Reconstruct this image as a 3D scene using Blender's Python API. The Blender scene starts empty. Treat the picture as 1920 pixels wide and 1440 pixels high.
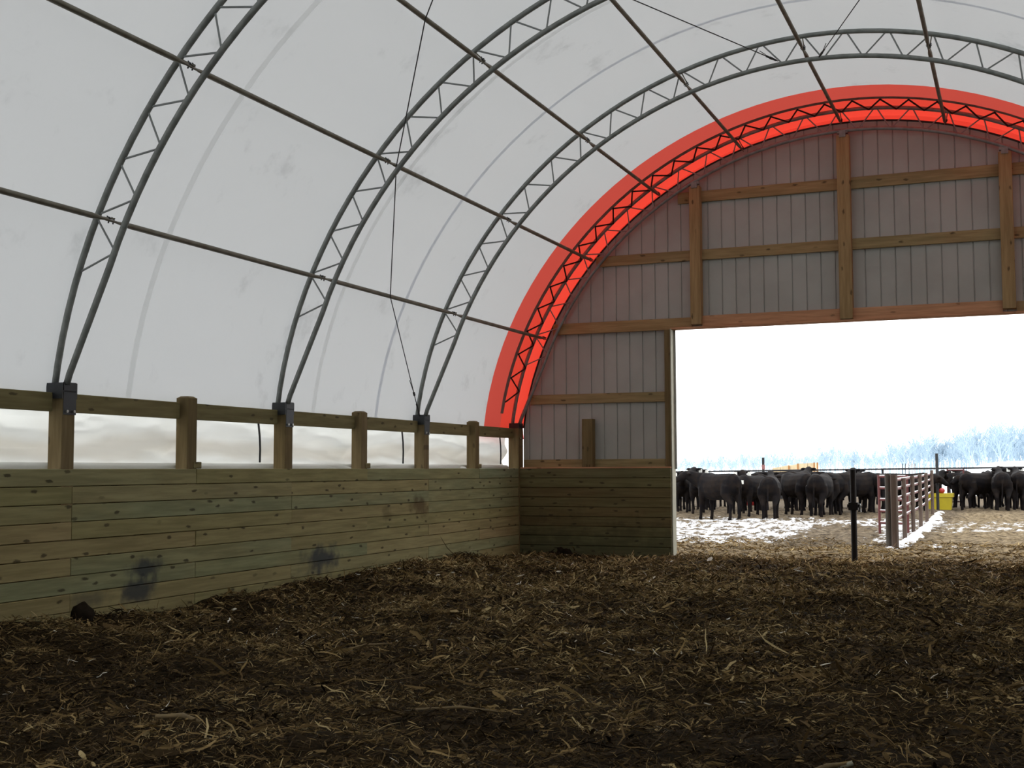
import bpy, math, random
import numpy as np
from mathutils import Vector, Matrix

random.seed(7)
rng = np.random.default_rng(11)
scene = bpy.context.scene
C = scene.collection

# ---------------------------------------------------------------- camera
cam_d = bpy.data.cameras.new('camera')
cam_d.sensor_width = 36.0
cam_d.lens = 2302.4 * 36.0 / 1920.0
cam_d.clip_end = 2000
cam = bpy.data.objects.new('camera', cam_d)
C.objects.link(cam)
yaw, pitch, roll = 0.3915, 0.0695, -0.003
fwd = Vector((-math.sin(yaw) * math.cos(pitch), math.cos(yaw) * math.cos(pitch), math.sin(pitch)))
rgt = Vector((math.cos(yaw), math.sin(yaw), 0))
upv = rgt.cross(fwd)
r2 = rgt * math.cos(roll) + upv * math.sin(roll)
u2 = upv * math.cos(roll) - rgt * math.sin(roll)
cam.matrix_world = Matrix(((r2.x, u2.x, -fwd.x, 2.38), (r2.y, u2.y, -fwd.y, 0.0), (r2.z, u2.z, -fwd.z, 1.45), (0, 0, 0, 1)))
scene.camera = cam

# ---------------------------------------------------------------- sky and exposure
SKY = 2.8
world = bpy.data.worlds.new('overcast_sky')
scene.world = world
world.use_nodes = True
bg = world.node_tree.nodes['Background']
bg.inputs[0].default_value = (0.975, 0.99, 1.0, 1)
bg.inputs[1].default_value = SKY
vs = scene.view_settings
vs.view_transform = 'Standard'
vs.look = 'None'
vs.exposure = 0.0
vs.gamma = 1.0
vs.use_curve_mapping = False
scene.cycles.use_denoising = True
scene.cycles.max_bounces = 10
scene.cycles.diffuse_bounces = 6
scene.cycles.transmission_bounces = 6

# ---------------------------------------------------------------- materials
def nt(name):
    m = bpy.data.materials.new(name)
    m.use_nodes = True
    t = m.node_tree
    t.nodes.clear()
    return m, t

class N:
    """tiny node helper"""
    def __init__(self, t): self.t = t
    def new(self, kind, **kw):
        n = self.t.nodes.new(kind)
        for k, v in kw.items(): setattr(n, k, v)
        return n
    def link(self, a, b): self.t.links.new(a, b)
    def val(self, sock, v):
        if hasattr(v, 'is_output') or isinstance(v, bpy.types.NodeSocket): self.link(v, sock)
        else: sock.default_value = v
    def math(self, op, a, b=0.0, clamp=False):
        n = self.new('ShaderNodeMath', operation=op); n.use_clamp = clamp
        self.val(n.inputs[0], a); self.val(n.inputs[1], b)
        return n.outputs[0]
    def ramp(self, fac, stops):
        n = self.new('ShaderNodeValToRGB')
        e = n.color_ramp.elements
        while len(e) < len(stops): e.new(0.5)
        for el, (p, c) in zip(e, stops):
            el.position = p; el.color = (*c, 1)
        self.val(n.inputs[0], fac)
        return n.outputs[0]
    def mix(self, fac, a, b, blend='MIX'):
        n = self.new('ShaderNodeMix', data_type='RGBA', blend_type=blend)
        self.val(n.inputs[0], fac)
        for s, v in ((n.inputs[6], a), (n.inputs[7], b)):
            if isinstance(v, tuple): s.default_value = (*v[:3], 1)
            else: self.link(v, s)
        return n.outputs[2]
    def noise(self, vec, scale, detail=3, rough=0.55):
        n = self.new('ShaderNodeTexNoise')
        if vec is not None: self.link(vec, n.inputs['Vector'])
        n.inputs['Scale'].default_value = scale
        n.inputs['Detail'].default_value = detail
        n.inputs['Roughness'].default_value = rough
        return n.outputs[0]
    def smooth(self, v, a, b):
        n = self.new('ShaderNodeMapRange', interpolation_type='SMOOTHSTEP')
        self.val(n.inputs[0], v)
        n.inputs[1].default_value = a; n.inputs[2].default_value = b
        return n.outputs[0]
    def principled(self, col, rough=0.7, metal=0.0, bump=None, bstr=0.3, bdist=0.01, spec=0.5):
        p = self.new('ShaderNodeBsdfPrincipled')
        if isinstance(col, tuple): p.inputs['Base Color'].default_value = (*col[:3], 1)
        else: self.link(col, p.inputs['Base Color'])
        self.val(p.inputs['Roughness'], rough)
        p.inputs['Metallic'].default_value = metal
        p.inputs['Specular IOR Level'].default_value = spec
        if bump is not None:
            b = self.new('ShaderNodeBump')
            b.inputs['Strength'].default_value = bstr
            b.inputs['Distance'].default_value = bdist
            self.link(bump, b.inputs['Height'])
            self.link(b.outputs[0], p.inputs['Normal'])
        return p.outputs[0]
    def out(self, sh):
        o = self.new('ShaderNodeOutputMaterial'); self.link(sh, o.inputs[0])

def wood(name, tints, knot=0.8, stains=(), dirt=None, rough=0.75):
    m, t = nt(name); n = N(t)
    tc = n.new('ShaderNodeTexCoord')
    oi = n.new('ShaderNodeObjectInfo')
    mp = n.new('ShaderNodeMapping')
    n.link(tc.outputs['Object'], mp.inputs[0])
    cx = n.new('ShaderNodeCombineXYZ')
    n.link(n.math('MULTIPLY', oi.outputs['Random'], 37.0), cx.inputs[0])
    n.link(n.math('MULTIPLY', oi.outputs['Random'], 11.0), cx.inputs[1])
    n.link(cx.outputs[0], mp.inputs[1])
    st = n.new('ShaderNodeMapping'); st.inputs[3].default_value = (0.7, 9, 9)
    n.link(mp.outputs[0], st.inputs[0])
    grain = n.noise(st.outputs[0], 2.2, 5, 0.6)
    st2 = n.new('ShaderNodeMapping'); st2.inputs[3].default_value = (0.35, 1.6, 1.6)
    n.link(mp.outputs[0], st2.inputs[0])
    broad = n.noise(st2.outputs[0], 1.6, 2)
    base = n.ramp(n.math('FRACT', n.math('MULTIPLY', oi.outputs['Random'], 7.13)), [(i / (len(tints) - 1), c) for i, c in enumerate(tints)])
    col = n.mix(n.math('MULTIPLY', n.smooth(broad, 0.35, 0.7), 0.55), base, tints[-1])
    col = n.mix(n.smooth(grain, 0.3, 0.75), n.mix(1.0, col, (0.78, 0.75, 0.7), 'MULTIPLY'), n.mix(1.0, col, (1.15, 1.13, 1.1), 'MULTIPLY'))
    kv = n.new('ShaderNodeMapping'); kv.inputs[3].default_value = (2.0, 5.0, 0.0)
    n.link(mp.outputs[0], kv.inputs[0])
    vo = n.new('ShaderNodeTexVoronoi', voronoi_dimensions='2D'); vo.inputs['Scale'].default_value = 1.25
    n.link(kv.outputs[0], vo.inputs['Vector'])
    wk = n.noise(kv.outputs[0], 7.0, 2)
    kn = n.smooth(n.math('ADD', vo.outputs['Distance'], n.math('MULTIPLY', n.math('SUBTRACT', wk, 0.5), 0.22)), 0.13, 0.05)
    sel = n.new('ShaderNodeSeparateColor'); n.link(vo.outputs['Color'], sel.inputs[0])
    kn = n.math('MULTIPLY', n.math('MULTIPLY', kn, n.smooth(sel.outputs[0], 0.4, 0.6)), knot)
    col = n.mix(kn, col, (0.035, 0.026, 0.014))
    if stains or dirt:
        ge = n.new('ShaderNodeNewGeometry')
        sp = n.new('ShaderNodeSeparateXYZ'); n.link(ge.outputs['Position'], sp.inputs[0])
        wob = n.noise(ge.outputs['Position'], 5.0, 4)
        for (y, z, ry, rz, c, amt) in stains:
            dy = n.math('DIVIDE', n.math('SUBTRACT', sp.outputs[1], y), ry)
            dz = n.math('DIVIDE', n.math('SUBTRACT', sp.outputs[2], z), rz)
            d = n.math('SQRT', n.math('ADD', n.math('MULTIPLY', dy, dy), n.math('MULTIPLY', dz, dz)))
            d = n.math('ADD', d, n.math('MULTIPLY', n.math('SUBTRACT', wob, 0.5), 1.8))
            col = n.mix(n.math('MULTIPLY', n.smooth(d, 1.1, 0.35), amt), col, c)
        if dirt:
            zt, c, amt = dirt
            f = n.math('ADD', n.math('DIVIDE', sp.outputs[2], zt), n.math('MULTIPLY', n.math('SUBTRACT', wob, 0.5), 2.2))
            col = n.mix(n.math('MULTIPLY', n.smooth(f, 1.0, 0.2), amt), col, c)
    n.out(n.principled(col, rough, bump=grain, bstr=0.25, bdist=0.004, spec=0.12))
    return m

def plain(name, col, rough=0.6, metal=0.0, var=0.25, scale=6.0, vcol=None, spec=0.5):
    m, t = nt(name); n = N(t)
    tc = n.new('ShaderNodeTexCoord')
    nz = n.noise(tc.outputs['Object'], scale, 4)
    d = vcol if vcol else tuple(c * (1 - var) for c in col)
    c = n.mix(n.smooth(nz, 0.35, 0.7), col, d)
    n.out(n.principled(c, rough, metal, spec=spec))
    return m

def cloth(name, trans, diff, tmix, blot=0.06, fine=90.0):
    """thin translucent sheet"""
    m, t = nt(name); n = N(t)
    tc = n.new('ShaderNodeTexCoord')
    a = n.noise(tc.outputs['Object'], 1.3, 5, 0.65)
    b = n.noise(tc.outputs['Object'], 14.0, 3)
    f = n.math('ADD', n.math('MULTIPLY', n.smooth(a, 0.58, 0.74), blot), n.math('MULTIPLY', n.math('SUBTRACT', b, 0.5), 0.05))
    ct = n.mix(f, trans, tuple(c * 0.35 for c in trans))
    cd = n.mix(f, diff, tuple(c * 0.5 for c in diff))
    tr = n.new('ShaderNodeBsdfTranslucent'); n.link(ct, tr.inputs[0])
    df = n.new('ShaderNodeBsdfDiffuse'); n.link(cd, df.inputs[0])
    mx = n.new('ShaderNodeMixShader'); mx.inputs[0].default_value = tmix
    n.link(df.outputs[0], mx.inputs[1]); n.link(tr.outputs[0], mx.inputs[2])
    n.out(mx.outputs[0])
    return m

M = {}
SMUDGE = (0.045, 0.05, 0.052)
M['plank'] = wood('treated_plank', [(0.221, 0.254, 0.162), (0.253, 0.230, 0.107), (0.299, 0.253, 0.125), (0.230, 0.245, 0.135), (0.322, 0.253, 0.131), (0.268, 0.230, 0.110)],
    stains=[(9.85, 0.49, 0.34, 0.12, SMUDGE, 0.9), (9.78, 0.28, 0.40, 0.14, SMUDGE, 0.9), (9.1, 0.26, 0.22, 0.1, SMUDGE, 0.45), (13.2, 0.34, 0.52, 0.20, SMUDGE, 0.92), (15.9, 0.93, 0.34, 0.18, (0.07, 0.04, 0.018), 0.7), (14.9, 0.86, 0.2, 0.12, (0.07, 0.045, 0.02), 0.4)])
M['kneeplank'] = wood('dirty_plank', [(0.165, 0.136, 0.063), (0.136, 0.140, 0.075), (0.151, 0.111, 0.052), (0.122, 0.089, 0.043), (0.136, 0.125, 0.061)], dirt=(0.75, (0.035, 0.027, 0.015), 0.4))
M['light_stop'] = plain('light_stop_dark', (0.05, 0.04, 0.022), 0.9, 0, 0.3, 6.0, None, 0.05)  # for the sheets added behind the planks to block light
M['post'] = wood('post_timber', [(0.176, 0.128, 0.061), (0.155, 0.115, 0.054), (0.189, 0.142, 0.074)], knot=0.5)
M['rail'] = wood('rail_timber', [(0.210, 0.175, 0.084), (0.182, 0.161, 0.077), (0.224, 0.182, 0.091)], knot=0.7)
M['girt'] = wood('girt_timber', [(0.293, 0.222, 0.106), (0.266, 0.222, 0.116), (0.337, 0.222, 0.109)], knot=0.7)
M['lintel'] = wood('lintel_timber', [(0.483, 0.242, 0.147), (0.441, 0.231, 0.130), (0.504, 0.273, 0.157)], knot=0.4)
M['fabric'] = cloth('white_fabric', (0.79, 0.80, 0.80), (0.66, 0.665, 0.66), 0.185, blot=0.30)
M['orange'] = cloth('orange_fabric', (0.95, 0.075, 0.045), (0.62, 0.07, 0.045), 0.27)
M['orange2'] = cloth('orange_fabric_doubled', (0.80, 0.105, 0.075), (0.52, 0.08, 0.06), 0.225)
M['seam'] = cloth('seam_fabric', (0.97, 0.975, 0.97), (0.70, 0.70, 0.69), 0.80)
M['seam_dark'] = cloth('seam_fabric_blue', (0.84, 0.86, 0.90), (0.55, 0.56, 0.58), 0.72)
M['curtain'] = cloth('curtain_film', (0.86, 0.85, 0.80), (0.72, 0.71, 0.67), 0.42, blot=0.12)
m, t = nt('curtain_film_shaded'); n = N(t)
ge = n.new('ShaderNodeNewGeometry'); sp = n.new('ShaderNodeSeparateXYZ'); n.link(ge.outputs['Position'], sp.inputs[0])
mp = n.new('ShaderNodeMapping'); mp.inputs[3].default_value = (1, 0.55, 2.2); n.link(ge.outputs['Position'], mp.inputs[0])
nz = n.noise(mp.outputs[0], 1.1, 2, 0.5)
zz = n.math('ADD', sp.outputs[2], n.math('MULTIPLY', n.math('SUBTRACT', nz, 0.5), 0.45))
band = n.math('MULTIPLY', n.smooth(zz, 1.86, 1.70), n.smooth(zz, 1.50, 1.64))  # soft tan shading of the folds painted as a band in the colour
ct = n.mix(n.math('MULTIPLY', band, 0.6), (0.80, 0.80, 0.76), (0.54, 0.49, 0.41))
tr = n.new('ShaderNodeBsdfTranslucent'); n.link(ct, tr.inputs[0])
df = n.new('ShaderNodeBsdfDiffuse'); n.link(ct, df.inputs[0])
mx = n.new('ShaderNodeMixShader'); mx.inputs[0].default_value = 0.25
n.link(df.outputs[0], mx.inputs[1]); n.link(tr.outputs[0], mx.inputs[2]); n.out(mx.outputs[0]); M['curtain'] = m
M['pocket'] = plain('pocket_strip', (0.34, 0.20, 0.18), 0.8)
M['steel'] = plain('galvanised_pipe', (0.26, 0.275, 0.26), 0.5, 0.3, 0.3, 9.0)
M['web'] = plain('web_rod_steel', (0.27, 0.285, 0.28), 0.55, 0.3, 0.25)
M['purlin'] = plain('purlin_pipe_steel', (0.19, 0.175, 0.135), 0.5, 0.3, 0.35, 7.0, (0.13, 0.11, 0.075))
M['bracket'] = plain('dark_bracket_steel', (0.045, 0.048, 0.052), 0.5, 0.4)
M['bolt'] = plain('zinc_bolt', (0.4, 0.4, 0.38), 0.4, 0.6)
M['cable'] = plain('wire_cable', (0.05, 0.05, 0.05), 0.6, 0.0, 0.2, 6.0, None, 0.2)
M['black'] = plain('black_cord', (0.012, 0.010, 0.010), 0.8)
M['sheet'] = plain('liner_sheet_metal', (0.385, 0.375, 0.34), 0.6, 0.0, 0.1, 1.5, None, 0.2)
M['trim'] = plain('pale_trim', (0.36, 0.35, 0.26), 0.6, 0, 0.15)
M['darktrim'] = plain('dark_flashing', (0.03, 0.02, 0.02), 0.6)
M['door_steel'] = plain('dark_steel_post', (0.012, 0.009, 0.0075), 0.6, 0.0, 0.2, 6.0, None, 0.15)
M['cow'] = plain('black_hide', (0.0070, 0.0063, 0.0070), 0.7, 0, 0.35, 5.0, (0.015, 0.011, 0.009), 0.04)
M['tag'] = plain('white_ear_tag', (0.8, 0.8, 0.74), 0.5)
M['redpipe'] = plain('red_painted_pipe', (0.11, 0.02, 0.018), 0.6, 0, 0.3)
M['brownpost'] = plain('rusty_post', (0.08, 0.05, 0.034), 0.7, 0, 0.35)
M['snow'] = plain('snow', (0.86, 0.88, 0.9), 0.8, 0, 0.04)
M['yellow'] = plain('yellow_plastic', (0.50, 0.40, 0.02), 0.4, 0, 0.08)
M['red'] = plain('red_plastic', (0.36, 0.025, 0.025), 0.4, 0, 0.1)
M['greypost'] = plain('grey_timber_post', (0.075, 0.065, 0.052), 0.8, 0, 0.3)
M['band'] = plain('faded_red_band', (0.30, 0.13, 0.12), 0.7)
M['darkpipe'] = plain('dark_fence_pipe', (0.03, 0.03, 0.032), 0.6, 0.0, 0.2, 6.0, None, 0.2)
M['wagon'] = plain('pale_yellow_board', (0.72, 0.58, 0.36), 0.7, 0, 0.2)
M['wagonpost'] = plain('orange_post', (0.42, 0.18, 0.04), 0.6, 0, 0.2)
M['tree'] = plain('hazed_bark', (0.42, 0.525, 0.61), 0.9, 0, 0.08, 6.0, None, 0.0)  # pale blue of the distant haze put into the bark colour
M['stalk'] = plain('dry_corn_stalk', (0.19, 0.13, 0.055), 0.8, 0, 0.35, 12.0)
M['clod'] = plain('manure_clod', (0.018, 0.013, 0.008), 0.95, 0, 0.4, 14.0, None, 0.05)

# bedding floor
m, t = nt('bedding_floor'); n = N(t)
ge = n.new('ShaderNodeNewGeometry')
a = n.noise(ge.outputs['Position'], 3.0, 6, 0.65); b = n.noise(ge.outputs['Position'], 38.0, 4, 0.7)
c1 = n.ramp(a, [(0.25, (0.010, 0.007, 0.0035)), (0.55, (0.030, 0.020, 0.009)), (0.8, (0.06, 0.040, 0.018))])
c2 = n.mix(n.smooth(b, 0.35, 0.75), n.mix(1.0, c1, (0.5, 0.5, 0.5), 'MULTIPLY'), n.mix(1.0, c1, (1.7, 1.6, 1.5), 'MULTIPLY'))
n.out(n.principled(c2, 0.9, bump=b, bstr=0.9, bdist=0.03, spec=0.05)); M['floor'] = m
# loose litter: tone comes from a per-piece attribute
m, t = nt('straw_litter'); n = N(t)
at = n.new('ShaderNodeAttribute', attribute_name='tone')
c1 = n.ramp(at.outputs['Fac'], [(0.0, (0.012, 0.0075, 0.0035)), (0.35, (0.052, 0.033, 0.014)), (0.60, (0.138, 0.088, 0.035)), (0.84, (0.30, 0.205, 0.085)), (0.94, (0.44, 0.34, 0.17)), (1.0, (0.75, 0.72, 0.64))])
n.out(n.principled(c1, 0.85, spec=0.12)); M['litter'] = m
# ground outside: frozen mud, straw and snow, laid out by a per-vertex attribute
m, t = nt('yard_ground'); n = N(t)
ge = n.new('ShaderNodeNewGeometry')
at = n.new('ShaderNodeAttribute', attribute_name='snow')
st = n.new('ShaderNodeAttribute', attribute_name='straw')
mp = n.new('ShaderNodeMapping'); mp.inputs[3].default_value = (1.0, 0.62, 1.0); n.link(ge.outputs['Position'], mp.inputs[0])
nz = n.noise(mp.outputs[0], 4.2, 6, 0.7)
lump = n.noise(ge.outputs['Position'], 7.0, 6, 0.72)
mud = n.ramp(lump, [(0.34, (0.022, 0.016, 0.011)), (0.5, (0.085, 0.064, 0.043)), (0.68, (0.17, 0.135, 0.093))])
sw = n.ramp(lump, [(0.36, (0.035, 0.024, 0.013)), (0.48, (0.17, 0.125, 0.068)), (0.66, (0.32, 0.25, 0.155))])
soil = n.mix(st.outputs['Fac'], mud, sw)
f = n.math('ADD', n.math('MULTIPLY', n.math('SUBTRACT', nz, 0.5), 8.0), n.math('MULTIPLY', n.math('SUBTRACT', at.outputs['Fac'], 0.5), 7.0))
f = n.math('ADD', f, 0.5, True)
n.out(n.principled(n.mix(f, soil, (0.85, 0.87, 0.9)), 0.9, bump=lump, bstr=0.8, bdist=0.06, spec=0.1)); M['ground'] = m

# ---------------------------------------------------------------- mesh helpers
WORLD = {}
def link(name, mesh, mat=None, parent=None, mw=None):
    o = bpy.data.objects.new(name, mesh)
    C.objects.link(o)
    if mesh is not None and mat is not None:
        if not mesh.materials: mesh.materials.append(M[mat])
    mw = mw if mw is not None else (WORLD[parent.name] if parent is not None else Matrix())
    WORLD[o.name] = mw
    if parent is not None:
        o.parent = parent
        o.matrix_parent_inverse = WORLD[parent.name].inverted()
        o.matrix_basis = mw
    else:
        o.matrix_basis = mw
    return o

def tag(o, label=None, cat=None, group=None, kind=None):
    if label: o['label'] = label
    if cat: o['category'] = cat
    if group: o['group'] = group
    if kind: o['kind'] = kind
    return o

def empty(name, loc=(0, 0, 0), rz=0.0):
    return link(name, None, mw=Matrix.Translation(loc) @ Matrix.Rotation(rz, 4, 'Z'))

class MB:
    def __init__(self): self.v = []; self.f = []
    def add(self, v, f):
        k = len(self.v)
        self.v += [tuple(p) for p in v]
        self.f += [tuple(i + k for i in q) for q in f]
    def box(self, lo, hi):
        x0, y0, z0 = lo; x1, y1, z1 = hi
        self.add([(x0, y0, z0), (x1, y0, z0), (x1, y1, z0), (x0, y1, z0), (x0, y0, z1), (x1, y0, z1), (x1, y1, z1), (x0, y1, z1)],
                 [(0, 3, 2, 1), (4, 5, 6, 7), (0, 1, 5, 4), (1, 2, 6, 5), (2, 3, 7, 6), (3, 0, 4, 7)])
    def tube(self, pts, radii, seg=8, caps=True, flat=None):
        """tube through pts; radii number or list; flat = list of (sx, sz) scale pairs per ring"""
        pts = [Vector(p) for p in pts]
        if not isinstance(radii, (list, tuple)): radii = [radii] * len(pts)
        k = len(self.v); prev = None
        for i, p in enumerate(pts):
            d = (pts[min(i + 1, len(pts) - 1)] - pts[max(i - 1, 0)]).normalized()
            if prev is None:
                ref = Vector((0, 0, 1)) if abs(d.z) < 0.9 else Vector((1, 0, 0))
                a = d.cross(ref).normalized()
            else:
                a = (prev - d * prev.dot(d)).normalized()
            prev = a; b = d.cross(a)
            sx, sz = flat[i] if flat else (1, 1)
            for j in range(seg):
                w = 2 * math.pi * j / seg
                self.v.append(tuple(p + a * math.cos(w) * radii[i] * sx + b * math.sin(w) * radii[i] * sz))
        for i in range(len(pts) - 1):
            for j in range(seg):
                j2 = (j + 1) % seg
                self.f.append((k + i * seg + j, k + i * seg + j2, k + (i + 1) * seg + j2, k + (i + 1) * seg + j))
        if caps:
            self.f.append(tuple(k + j for j in reversed(range(seg))))
            e = k + (len(pts) - 1) * seg
            self.f.append(tuple(e + j for j in range(seg)))
    def mesh(self, name, smooth=False):
        me = bpy.data.meshes.new(name)
        me.from_pydata(self.v, [], self.f)
        if smooth: me.shade_smooth()
        me.update()
        return me
    def obj(self, name, mat, parent=None, mw=None, smooth=False):
        return link(name, self.mesh(name, smooth), mat, parent, mw)

_boards = {}
def board_mesh(L, w, t, mat):
    """timber along local X, width on Y, thickness on Z, eased edges"""
    key = (round(L, 2), round(w, 3), round(t, 3), mat)
    if key in _boards: return _boards[key]
    c = min(0.006, t * 0.2)
    y, z = w / 2, t / 2
    ring = [(-y + c, -z), (y - c, -z), (y, -z + c), (y, z - c), (y - c, z), (-y + c, z), (-y, z - c), (-y, -z + c)]
    b = MB(); h = L / 2
    b.v = [(-h, p, q) for p, q in ring] + [(h, p, q) for p, q in ring]
    b.f = [(j, (j + 1) % 8, 8 + (j + 1) % 8, 8 + j) for j in range(8)] + [tuple(reversed(range(8))), tuple(range(8, 16))]
    _boards[key] = b.mesh('board')
    return _boards[key]

def board(name, p0, p1, w, t, wdir, mat, parent):
    p0 = Vector(p0); p1 = Vector(p1); X = (p1 - p0); L = X.length; X.normalize()
    Y = Vector(wdir); Y = (Y - X * Y.dot(X)).normalized(); Z = X.cross(Y)
    c = (p0 + p1) / 2
    mw = Matrix(((X.x, Y.x, Z.x, c.x), (X.y, Y.y, Z.y, c.y), (X.z, Y.z, Z.z, c.z), (0, 0, 0, 1)))
    return link(name, board_mesh(L, w, t, mat), mat, parent, mw)

def unit_tube(name, seg=8):
    b = MB(); b.tube([(0, 0, 0), (0, 0, 1)], 1.0, seg)
    return b.mesh(name)
def between(p0, p1, r):
    p0 = Vector(p0); d = Vector(p1) - p0
    q = d.to_track_quat('Z', 'Y').to_matrix().to_4x4()
    return Matrix.Translation(p0) @ q @ Matrix.Diagonal((r, r, d.length, 1))
_tubes = {}
def rod(name, p0, p1, r, mat, parent, seg=8):
    if (mat, seg) not in _tubes: _tubes[(mat, seg)] = unit_tube('rod', seg)
    return link(name, _tubes[(mat, seg)], mat, parent, between(p0, p1, r))

# ---------------------------------------------------------------- arch profile (centre line of the outer chord)
T0 = math.radians(88.2)
def r_out(th): return 5.134 + 0.298 * th**2 + 0.022 * th**4 - 0.014 * th**6
def arch(th, off=0.0):
    r = r_out(th) + off
    return r * math.sin(th), 2.0 + r * math.cos(th)
S = 3.66
TY = [8.77, 12.43, 16.09, 19.75]
PUR = [(-5.158, 3.708), (-4.305, 5.02), (-3.101, 6.049), (-1.679, 6.676), (-0.105, 6.965), (1.461, 6.784), (2.86, 6.18), (4.08, 5.15), (4.95, 3.83)]
PTH = [math.atan2(x, z - 2.0) for x, z in PUR]

def vnoise(x, y, s, seed=0):
    """smooth lattice noise, 0..1"""
    g = np.random.default_rng(seed).random((256, 256))
    u = x / s; v = y / s
    i = np.floor(u).astype(int); j = np.floor(v).astype(int)
    fu = u - i; fv = v - j
    fu = fu * fu * (3 - 2 * fu); fv = fv * fv * (3 - 2 * fv)
    a = g[i % 256, j % 256]; b = g[(i + 1) % 256, j % 256]; c = g[i % 256, (j + 1) % 256]; d = g[(i + 1) % 256, (j + 1) % 256]
    return (a * (1 - fu) + b * fu) * (1 - fv) + (c * (1 - fu) + d * fu) * fv

def floor_h(x, y):
    x = np.asarray(x, float); y = np.asarray(y, float)
    h = 0.11 * np.exp(-((x + 5.7) / 1.1) ** 2) * np.clip((19.2 - y) / 2.5, 0, 1)
    h = h - 0.03 * np.clip((y - 17.5) / 2, 0, 1)
    h = h + 0.10 * np.exp(-((x + 5.6) / 1.0) ** 2) * np.exp(-((y - 8.0) / 0.5) ** 2) * 0.8
    h = h + 0.12 * (vnoise(x, y, 1.7, 1) - 0.5) * np.clip((20.5 - y) / 4, 0.25, 1)
    h = h + 0.10 * (vnoise(x, y, 0.55, 2) - 0.5) + 0.035 * (vnoise(x, y, 0.2, 3) - 0.5) + 0.02 * (vnoise(x, y, 0.09, 4) - 0.5)
    return h

def grid_mesh(name, xs, ys, hf, attrs=()):
    X, Y = np.meshgrid(xs, ys)
    x = X.ravel(); y = Y.ravel()
    z = hf(x, y)
    nx, ny = len(xs), len(ys)
    i = (np.arange(ny - 1)[:, None] * nx + np.arange(nx - 1)[None, :]).ravel()
    q = np.stack([i, i + 1, i + nx + 1, i + nx], 1)
    return np_mesh(name, np.stack([x, y, z], 1), q, [(k, fn(x, y)) for k, fn in attrs])

def np_mesh(name, v, q, attrs=()):
    me = bpy.data.meshes.new(name)
    nv, nf, k = len(v), len(q), q.shape[1]
    me.vertices.add(nv); me.loops.add(nf * k); me.polygons.add(nf)
    me.vertices.foreach_set('co', np.ascontiguousarray(v, dtype=np.float32).ravel())
    me.loops.foreach_set('vertex_index', q.astype(np.int32).ravel())
    me.polygons.foreach_set('loop_start', np.arange(0, nf * k, k, dtype=np.int32))
    me.update(calc_edges=True)
    for name_, val in attrs:
        at = me.attributes.new(name_, 'FLOAT', 'POINT')
        at.data.foreach_set('value', val.astype(np.float32))
    me.shade_smooth()
    me.validate()
    return me

# ================================================================ STRUCTURE
# floor inside
xs = np.arange(-5.72, 5.75, 0.07)
ys = np.concatenate([np.arange(-10, 4.4, 0.4), np.arange(4.4, 19.96, 0.065), [19.98]])
fl = link('floor', grid_mesh('floor', xs, ys, floor_h), 'floor'); tag(fl, kind='structure')

# ground outside
def ss(v, a, b):
    t_ = np.clip((v - a) / (b - a), 0, 1); return t_ * t_ * (3 - 2 * t_)
def snow_bias(x, y):
    left = 0.48 * ss(y, 21.9, 24.2) * (1 - 0.5 * ss(y, 34.5, 38.5))
    right = 0.10 + 0.30 * ss(y, 27, 31) * (1 - ss(y, 35, 38)) + 0.26 * np.exp(-((y - 24.3) / 0.9) ** 2)
    k = ss(x, 0.1, 0.6)
    b = left * (1 - k) + right * k
    b = b - 0.35 * np.exp(-((x + 1.2 + 0.05 * (y - 24)) / 0.7) ** 2) * ss(y, 22, 24) * (1 - ss(y, 30, 34))
    b = np.where(y < 21.8, -0.6, b)
    far = ss(y, 66, 80)
    b = b * (1 - far) + 1.3 * far
    out = ss(np.abs(x), 12, 16)
    return b * (1 - out) + 0.75 * out
def straw_bias(x, y):
    return np.clip(0.25 + 0.75 * (1 - ss(y, 22.5, 25)) + 0.55 * ss(x, 0.3, 0.9), 0, 1) * (1 - 0.6 * ss(y, 40, 46))
def ground_h(x, y):
    near = (1 - ss(np.abs(x), 10, 14)) * (1 - ss(y, 45, 52))
    h = (0.12 * (vnoise(x, y, 0.8, 5) - 0.5) + 0.09 * (vnoise(x, y, 0.33, 6) - 0.5) + 0.05 * (vnoise(x, y, 0.15, 7) - 0.5)) * near
    k = 1 - ss(y, 20.0, 20.9)
    return (h - 0.02) * (1 - k) + k * floor_h(x, np.full_like(y, 19.98))
xs = np.concatenate([[-600, -200, -80, -30], np.arange(-14, -9, 0.5), np.arange(-9, 5, 0.11), np.arange(5, 15, 0.8), [30, 80, 200, 600]])
ys = np.concatenate([np.arange(19.98, 40, 0.11), np.arange(40, 56, 0.4), [60, 64, 68, 72, 76, 80, 100, 200, 400, 900]])
gr = link('ground', grid_mesh('ground', xs, ys, ground_h, [('snow', snow_bias), ('straw', straw_bias)]), 'ground'); tag(gr, kind='structure')
b = MB()
for x0, x1 in ((-300, -5.74), (5.74, 300)):
    b.add([(x0, -120, -0.05), (x1, -120, -0.05), (x1, 19.98, -0.05), (x0, 19.98, -0.05)], [(0, 1, 2, 3)])
tag(b.obj('ground_beside', 'snow'), kind='structure')

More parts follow.
